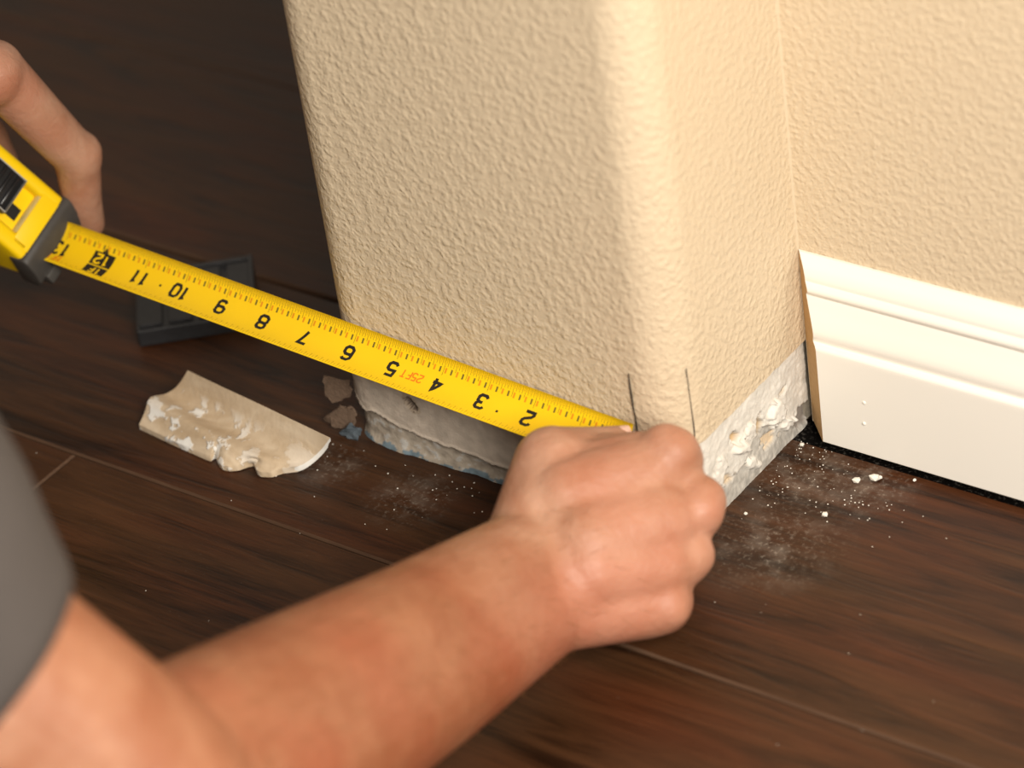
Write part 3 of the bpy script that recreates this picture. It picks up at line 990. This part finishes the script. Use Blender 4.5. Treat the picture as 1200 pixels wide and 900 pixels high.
# ------------------------------------------------------------------ plaster crumbs
def crumb_bm(r, seed):
    bm = bmesh.new()
    bmesh.ops.create_icosphere(bm, subdivisions=1, radius=r)
    for v in bm.verts:
        v.co *= 0.75 + 0.5 * abs(noise.noise(v.co / r * 1.3 + Vector((seed, 0, 0))))
        v.co.z *= 0.7
    zm = min(v.co.z for v in bm.verts)
    for v in bm.verts: v.co.z -= zm
    return bm
big = [(1004, 565, .0022, 'oblong white plaster crumb on the floor left of the larger crumb'),
       (1025, 563, .0028, 'largest white plaster crumb on the floor in front of the baseboard'),
       (1031, 561, .0014, 'tiny white plaster crumb touching the largest crumb'),
       (1072, 564, .0011, 'lone white plaster speck near the baseboard, rightmost of the crumbs'),
       (967, 605, .0017, 'white plaster crumb farthest out on the floor from the baseboard'),
       (940, 523, .0015, 'round white plaster crumb by the baseboard corner gap'),
       (874, 603, .0011, 'small white plaster speck on the floor beside the hand')]
for i, (a_, b_, r, lab) in enumerate(big):
    o = from_bm('plaster_crumb', crumb_bm(r, i * 3.1), M_CRUMB)
    o.location = on_z(a_, b_, 0.0002)
    o.rotation_euler.z = i
    tag(o, lab, 'crumb', 'plaster crumbs on the floor')
bm = bmesh.new()
def sprinkle(n, fx, fy, rmin, rmax):
    for i in range(n):
        r = random.uniform(rmin, rmax)
        b1 = crumb_bm(r, random.random() * 50)
        b1.transform(Matrix.Translation((fx(), fy(), 0.0002)))
        me = bpy.data.meshes.new('t'); b1.to_mesh(me); b1.free(); bm.from_mesh(me); bpy.data.meshes.remove(me)
sprinkle(60, lambda: abs(random.gauss(0, 0.016)) + 0.001, lambda: -0.012 - abs(random.gauss(0.02, 0.03)), 0.00018, 0.00048)
sprinkle(40, lambda: 0.045 + random.gauss(0, 0.02), lambda: -0.035 - abs(random.gauss(0, 0.02)), 0.0002, 0.0005)
sprinkle(35, lambda: random.uniform(-0.21, -0.08), lambda: -0.107 - abs(random.gauss(0, 0.018)), 0.0002, 0.0005)
sprinkle(55, lambda: random.uniform(-0.35, 0.25), lambda: random.uniform(-0.36, -0.11), 0.00015, 0.00030)
dust = from_bm('plaster_dust', bm, M_CRUMB)
tag(dust, 'fine pale plaster grit scattered over the dark floor', 'plaster dust', kind='stuff')

# ------------------------------------------------------------------ person
def cap(bm, p0, r0, p1, r1, seg=20, nc=6):
    """tapered capsule from p0 to p1"""
    p0, p1 = Vector(p0), Vector(p1)
    d = p1 - p0
    if d.length < 1e-6: d = Vector((0, 0, 1e-4))
    z = d.normalized()
    x = z.orthogonal().normalized(); y = z.cross(x)
    rings = []
    for i in range(1, nc + 1):
        a_ = math.pi / 2 * i / nc
        rings.append((p0 - z * r0 * math.cos(a_), r0 * math.sin(a_)))
    for i in range(0, nc):
        a_ = math.pi / 2 * i / nc
        rings.append((p1 + z * r1 * math.sin(a_), r1 * math.cos(a_)))
    vr = [[bm.verts.new(c + (x * math.cos(2 * math.pi * k / seg) + y * math.sin(2 * math.pi * k / seg)) * r) for k in range(seg)] for c, r in rings]
    for a_, b_ in zip(vr[:-1], vr[1:]):
        for k in range(seg):
            bm.faces.new((a_[k], a_[(k + 1) % seg], b_[(k + 1) % seg], b_[k]))
    s0 = bm.verts.new(p0 - z * r0); s1 = bm.verts.new(p1 + z * r1)
    for k in range(seg):
        bm.faces.new((s0, vr[0][(k + 1) % seg], vr[0][k]))
        bm.faces.new((s1, vr[-1][k], vr[-1][(k + 1) % seg]))

def chain(bm, pts):
    for (a_, ra), (b_, rb) in zip(pts[:-1], pts[1:]):
        cap(bm, a_, ra, b_, rb)

def flat_chain(bm, pts, lat):
    """limb with an oval section: pts are (centre, half width, half depth)"""
    lat = Vector(lat).normalized()
    for (a_, wa, ta), (b_, wb, tb) in zip(pts[:-1], pts[1:]):
        a_, b_ = Vector(a_), Vector(b_)
        for s_ in (-1, 0, 1):
            cap(bm, a_ + lat * s_ * (wa - ta), ta, b_ + lat * s_ * (wb - tb), tb, 24)

def organic(name, bm, voxel, smooth_it, m, parent, fac=0.5):
    me = bpy.data.meshes.new(name + '_src')
    bm.to_mesh(me); bm.free()
    o = bpy.data.objects.new(name + '_src', me)
    COL.objects.link(o)
    r = o.modifiers.new('r', 'REMESH'); r.mode = 'VOXEL'; r.voxel_size = voxel; r.adaptivity = 0
    s_ = o.modifiers.new('s', 'SMOOTH'); s_.factor = fac; s_.iterations = smooth_it
    dg = bpy.context.evaluated_depsgraph_get()
    me2 = bpy.data.meshes.new_from_object(o.evaluated_get(dg))
    me2.name = name
    bpy.data.objects.remove(o); bpy.data.meshes.remove(me)
    me2.materials.clear()
    o2 = link(name, me2, m, None, True)
    if parent: keep(o2, parent)
    return o2

person = empty('person', (-0.36, -0.80, 0.0))
tag(person, 'person in a grey t-shirt crouching to hold the tape measure against the wall', 'person')

bm = bmesh.new()
# ---- right arm
WR = at(620, 688, 1.365); F1 = at(492, 770, 1.303); F2 = at(345, 856, 1.228); EL = at(165, 948, 1.14)
SH = EL + Vector((-0.165, -0.098, 0.243))
img_perp = Vector(tuple(CR[0][i] * 0.40 + CR[1][i] * 0.92 for i in range(3)))
flat_chain(bm, [(WR, .0325, .0225), (F1, .0385, .030), (F2, .0440, .036), (EL, .0450, .038)], img_perp)
U1 = EL.lerp(SH, 0.35)
up_lat = Vector(tuple(CR[0][i] * 0.66 + CR[1][i] * -0.75 for i in range(3)))
flat_chain(bm, [(EL, .043, .038), (U1, .047, .043), (SH, .056, .050)], up_lat)
# ---- right hand
h_ = lambda x, y, d: at(x, y, d)
cap(bm, h_(628, 660, 1.368), .0205, h_(782, 541, 1.385), .0158)
cap(bm, h_(632, 680, 1.364), .0215, h_(813, 599, 1.380), .0132)
cap(bm, h_(632, 700, 1.362), .0215, h_(797, 655, 1.377), .0130)
cap(bm, h_(632, 712, 1.364), .0205, h_(772, 704, 1.376), .0150)
cap(bm, h_(680, 690, 1.382), .018, h_(785, 600, 1.397), .015)
cap(bm, h_(680, 708, 1.378), .017, h_(765, 690, 1.385), .014)
cap(bm, h_(640, 716, 1.372), .0185, h_(758, 708, 1.379), .0150)
cap(bm, h_(660, 640, 1.378), .020, h_(765, 575, 1.386), .0175)
cap(bm, h_(690, 640, 1.369), .0225, h_(768, 612, 1.3755), .0190)
cap(bm, h_(690, 665, 1.367), .0220, h_(768, 660, 1.3735), .0175)
# knuckle heads
for (x, y, d, r) in ((789, 531, 1.3795, .0118), (820, 598, 1.3765, .0110), (803, 655, 1.3745, .0108), (780, 703, 1.3715, .0110)):
    cap(bm, h_(x, y, d), r, h_(x - 3, y + 1, d + .004), r)
# tendons over the back of the hand
for (x, y, d), (x1, y1, d1) in (((650, 655, 1.3505), (778, 540, 1.3715)), ((655, 675, 1.3470), (810, 599, 1.3690)), ((655, 697, 1.3450), (795, 655, 1.3670))):
    cap(bm, h_(x, y, d), .0030, h_(x1, y1, d1), .0036)
# thumb
chain(bm, [(h_(622, 640, 1.374), .0205), (h_(647, 545, 1.391), .0172), (h_(688, 533, 1.408), .0126), (h_(724, 523, 1.4150), .0094)])
cap(bm, h_(640, 600, 1.380), .0205, h_(650, 550, 1.389), .0172)
# web between thumb and first finger
cap(bm, h_(665, 588, 1.377), .0195, h_(748, 560, 1.382), .0170)
cap(bm, h_(690, 560, 1.389), .0160, h_(760, 545, 1.388), .0150)
cap(bm, h_(700, 545, 1.400), .0135, h_(752, 540, 1.394), .0130)
# fingers, folded under
chain(bm, [(h_(780, 528, 1.381), .0120), (h_(772, 572, 1.4115), .0098), (h_(718, 566, 1.425), .0088), (h_(690, 556, 1.428), .0078)])
chain(bm, [(h_(820, 588, 1.380), .0118), (h_(806, 622, 1.417), .0098), (h_(752, 612, 1.424), .0090), (h_(728, 602, 1.414), .0080)])
chain(bm, [(h_(808, 650, 1.376), .0112), (h_(792, 672, 1.405), .0094), (h_(742, 660, 1.412), .0086), (h_(722, 650, 1.402), .0078)])
chain(bm, [(h_(782, 710, 1.371), .0104), (h_(768, 724, 1.389), .0086), (h_(722, 708, 1.393), .0078), (h_(706, 700, 1.386), .0070)])
# ---- left hand on the case (case coordinates: back, across, up)
cpt = case_pt
LW = cpt(0.080, -0.042, 0.128)
mcp = [cpt(0.013, 0.034, 0.092), cpt(0.040, 0.034, 0.098), cpt(0.060, 0.034, 0.090), cpt(0.080, 0.030, 0.084)]
for q, r in zip(mcp, (.0150, .0140, .0135, .0125)):
    cap(bm, LW, .023, q, r)
cap(bm, LW, .022, cpt(0.050, 0.0, 0.105), .018)
cap(bm, cpt(0.012, 0.030, 0.094), .0165, cpt(0.035, 0.0, 0.110), .017)
chain(bm, [(mcp[0], .0145), (at(90, 183, 1.585), .0117), (at(96, 234, 1.603), .0100), (at(103, 262, 1.615), .0086)])
cap(bm, at(92, 180, 1.584), .0119, at(92, 188, 1.586), .0117)
chain(bm, [(mcp[1], .0140), (cpt(0.062, 0.0345, 0.046), .0105), (cpt(0.058, 0.0340, 0.018), .0094), (cpt(0.058, 0.0320, 0.000), .0082)])
chain(bm, [(mcp[2], .0135), (cpt(0.080, 0.0340, 0.042), .0100), (cpt(0.077, 0.0335, 0.016), .0090), (cpt(0.077, 0.0315, 0.000), .0080)])
chain(bm, [(mcp[3], .0120), (cpt(0.097, 0.0330, 0.044), .0092), (cpt(0.096, 0.0325, 0.024), .0082), (cpt(0.095, 0.0310, 0.010), .0072)])
chain(bm, [(LW, .021), (cpt(0.072, -0.0395, 0.085), .0165), (cpt(0.062, -0.0345, 0.055), .0122), (cpt(0.052, -0.0325, 0.032), .0092)])
LE = Vector((-0.605, -0.385, 0.255)); LS = Vector((-0.545, -0.585, 0.445))
flat_chain(bm, [(LW, .0300, .0225), (LW.lerp(LE, 0.6), .042, .036), (LE, .044, .038)], (0, 0.2, 1))
flat_chain(bm, [(LE, .043, .039), (LS, .054, .050)], (1, 0, 0.3))
# ---- shoulders, neck, head (out of the picture to the left)
CH = Vector((-0.36, -0.60, 0.42))
cap(bm, SH, .050, CH, .075); cap(bm, LS, .050, CH, .075)
NK = Vector((-0.36, -0.50, 0.50)); HD = Vector((-0.35, -0.40, 0.55))
cap(bm, CH, .07, NK, .058); cap(bm, NK, .056, HD, .062)
cap(bm, HD + Vector((0, -0.02, 0.035)), .078, HD + Vector((0, 0.05, 0.0)), .070)
cap(bm, HD + Vector((0, 0.06, -0.03)), .052, HD + Vector((0, 0.045, -0.062)), .038)
cap(bm, HD + Vector((0, 0.118, 0.0)), .008, HD + Vector((0, 0.126, -0.028)), .014)
for s_ in (-1, 1):
    cap(bm, HD + Vector((s_ * 0.076, -0.005, 0.01)), .012, HD + Vector((s_ * 0.078, 0.0, -0.03)), .009)
    cap(bm, HD + Vector((s_ * 0.018, 0.10, -0.052)), .008, HD + Vector((0, 0.107, -0.054)), .008)
skin = organic('body', bm, 0.0017, 7, M_SKIN, person)

# hair, eyes (beyond the frame, plainly built)
bm = bmesh.new()
cap(bm, HD + Vector((0, -0.035, 0.05)), .078, HD + Vector((0, 0.01, 0.055)), .076)
organic('hair', bm, 0.004, 3, M_HAIR, person)
for s_ in (-1, 1):
    bm = bmesh.new()
    bmesh.ops.create_uvsphere(bm, u_segments=10, v_segments=8, radius=0.011)
    bm.transform(Matrix.Translation(HD + Vector((s_ * 0.032, 0.106, 0.004))))
    keep(from_bm('eye', bm, plain('eye_white', (0.7, 0.68, 0.65), 0.2), None, True), person)

# thumb nail of the right hand
def nail(c, dirv, nrm, ln, wd, name='fingernail'):
    z = Vector(nrm).normalized(); x = (Vector(dirv) - z * Vector(dirv).dot(z)).normalized(); y = z.cross(x)
    vs_, fs_ = [], []
    n1, n2 = 8, 8
    for l in (0, 1):
        for i in range(n1 + 1):
            for k in range(n2 + 1):
                u = i / n1 * 2 - 1; v = k / n2 * 2 - 1
                hw = wd * math.sqrt(max(0.0, 1 - 0.75 * max(0, u) ** 3 - 0.35 * max(0, -u) ** 3))
                vs_.append(Vector(c) + x * ln * u + y * hw * v + z * (-wd * 0.42 * v * v - 0.0007 * l + 0.0002))
    Qn = (n1 + 1) * (n2 + 1)
    for i in range(n1):
        for k in range(n2):
            a_ = i * (n2 + 1) + k
            fs_.append((a_, a_ + n2 + 1, a_ + n2 + 2, a_ + 1))
            fs_.append((Qn + a_, Qn + a_ + 1, Qn + a_ + n2 + 2, Qn + a_ + n2 + 1))
    o = pydata(name, vs_, fs_, M_NAIL, None, True)
    keep(o, person)
    return o
tipp = h_(724, 523, 1.4150)
td = (h_(724, 523, 1.4150) - h_(688, 533, 1.408)).normalized()
tn_ = (-Vector(CR[1]) * 0.80 - Vector(CR[2]) * 0.45)
tn_ = (tn_ - td * tn_.dot(td)).normalized()
nail(tipp - td * 0.001 + tn_ * 0.0088, td, tn_, 0.0062, 0.0055)

# ---- t-shirt
def ring_tube(bm, cs, rad, lat, seg=64, fold=0.0, seed=0.0):
    """open tube of fabric round a limb"""
    rows_ = []
    for i, (c, r) in enumerate(zip(cs, rad)):
        d = (cs[min(i + 1, len(cs) - 1)] - cs[max(i - 1, 0)]).normalized()
        x = (lat - d * lat.dot(d)).normalized(); y = d.cross(x)
        rr = []
        for k in range(seg):
            an = 2 * math.pi * k / seg
            q = r * (1 + fold * noise.noise((math.cos(an) * 1.4 + seed, math.sin(an) * 1.4, i * 0.16)))
            rr.append(bm.verts.new(c + (x * math.cos(an) + y * math.sin(an)) * q))
        rows_.append(rr)
    for a_, b_ in zip(rows_[:-1], rows_[1:]):
        for k in range(seg):
            bm.faces.new((a_[k], a_[(k + 1) % seg], b_[(k + 1) % seg], b_[k]))
    return rows_
def sleeve(name, e_, s_, t0, lat, r0, r1, seed):
    bm = bmesh.new()
    n_ = 40
    cs = [e_.lerp(s_, t0 + (1.0 - t0) * i / n_) for i in range(n_ + 1)]
    rad = [r0 + (r1 - r0) * min(1.0, 3.2 * i / n_) ** 0.8 - (r1 - 0.060) * sm(i / n_, 0.42, 1.0) for i in range(n_ + 1)]
    rows_ = ring_tube(bm, cs, rad, lat, 72, 0.10, seed)
    # thickness: turn the hem inwards
    inner = [bm.verts.new(v.co + (cs[0] - v.co) * 0.05 + (cs[4] - cs[0]) * 0.0) for v in rows_[0]]
    inner2 = [bm.verts.new(v.co + (cs[5] - cs[0])) for v in inner]
    for k in range(72):
        bm.faces.new((rows_[0][(k + 1) % 72], rows_[0][k], inner[k], inner[(k + 1) % 72]))
        bm.faces.new((inner[(k + 1) % 72], inner[k], inner2[k], inner2[(k + 1) % 72]))
    return bm
bmt = bmesh.new()
for c0, c1, r0, r1 in ((SH + Vector((-.010, 0, 0.0)), CH, .074, .10), (LS + Vector((.010, 0, 0)), CH, .074, .10), (SH.lerp(EL, 0.22), SH, .066, .074), (LS.lerp(LE, 0.22), LS, .066, .074),
                       (CH + Vector((.06, -.04, -.02)), Vector((-.30, -.92, .27)), .11, .135), (CH + Vector((-.06, -.04, -.02)), Vector((-.42, -.92, .27)), .11, .135),
                       (CH, Vector((-.36, -.92, .27)), .115, .13)):
    cap(bmt, c0, r0, c1, r1, 28)
shirt = organic('t_shirt', bmt, 0.006, 6, M_SHIRT, person)
shirt['label'] = 'grey jersey t-shirt'
o = from_bm('sleeve', sleeve('sleeve', EL, SH + (SH - EL) * 0.05, 0.24, up_lat, 0.0545, 0.084, 3.0), M_SHIRT, None, True)
keep(o, person); o.parent = shirt; o.matrix_parent_inverse = Matrix.Translation(person.location).inverted() if False else Matrix.Identity(4)
o2 = from_bm('sleeve', sleeve('sleeve', LE, LS + (LS - LE) * 0.05, 0.30, Vector((1, 0, 0.3)), 0.056, 0.070, 9.0), M_SHIRT, None, True)
o2.parent = shirt
# ---- trousers and shoes, kneeling, beyond the frame
bmj = bmesh.new()
HP = Vector((-0.36, -0.96, 0.24))
for s_ in (-1, 1):
    hp = HP + Vector((s_ * 0.075, 0, 0)); kn = Vector((-0.36 + s_ * 0.15, -0.62, 0.078)); an = Vector((-0.36 + s_ * 0.12, -1.00, 0.066))
    chain(bmj, [(HP, .13), (hp, .11), (kn, .068), (an, .052)])
organic('trousers', bmj, 0.007, 5, M_DENIM, person)
for s_ in (-1, 1):
    bms = bmesh.new()
    an = Vector((-0.36 + s_ * 0.12, -1.03, 0.055))
    cap(bms, an, .045, an + Vector((0, -0.10, 0.0)), .050)
    cap(bms, an + Vector((0, -0.10, -0.005)), .045, an + Vector((0, -0.17, 0.01)), .040)
    organic('shoe', bms, 0.006, 3, M_SHOE, person)

# fine hairs on the right forearm
rng = random.Random(5)
vv = [v for v in skin.data.vertices if -0.46 < v.co.y < -0.185 and v.co.x > -0.13 and v.co.z < 0.24]
adir = (WR - EL).normalized()
vs_, fs_ = [], []
for i in range(1500):
    v = rng.choice(vv)
    if v.co.y > -0.215 and rng.random() < 0.6: continue
    n_ = v.normal
    d = (adir + img_perp * rng.uniform(0.1, 0.9) + Vector((rng.gauss(0, .25), rng.gauss(0, .25), rng.gauss(0, .25)))).normalized()
    d = (d - n_ * d.dot(n_)).normalized()
    ln = rng.uniform(0.005, 0.011)
    sd = n_.cross(d) * 0.00007
    prev = None
    for k in range(4):
        u = k / 3
        c = v.co + d * ln * u + n_ * (0.0022 * math.sin(u * 2.2) - 0.0002)
        wd_ = sd * (1 - 0.8 * u)
        vs_ += [c - wd_, c + wd_]
        if k:
            j = len(vs_)
            fs_.append((j - 4, j - 3, j - 1, j - 2))
o = pydata('arm_hair', vs_, fs_, plain('arm_hair', (0.20, 0.085, 0.03), 0.6, 0.3))
o['kind'] = 'stuff'
keep(o, person)
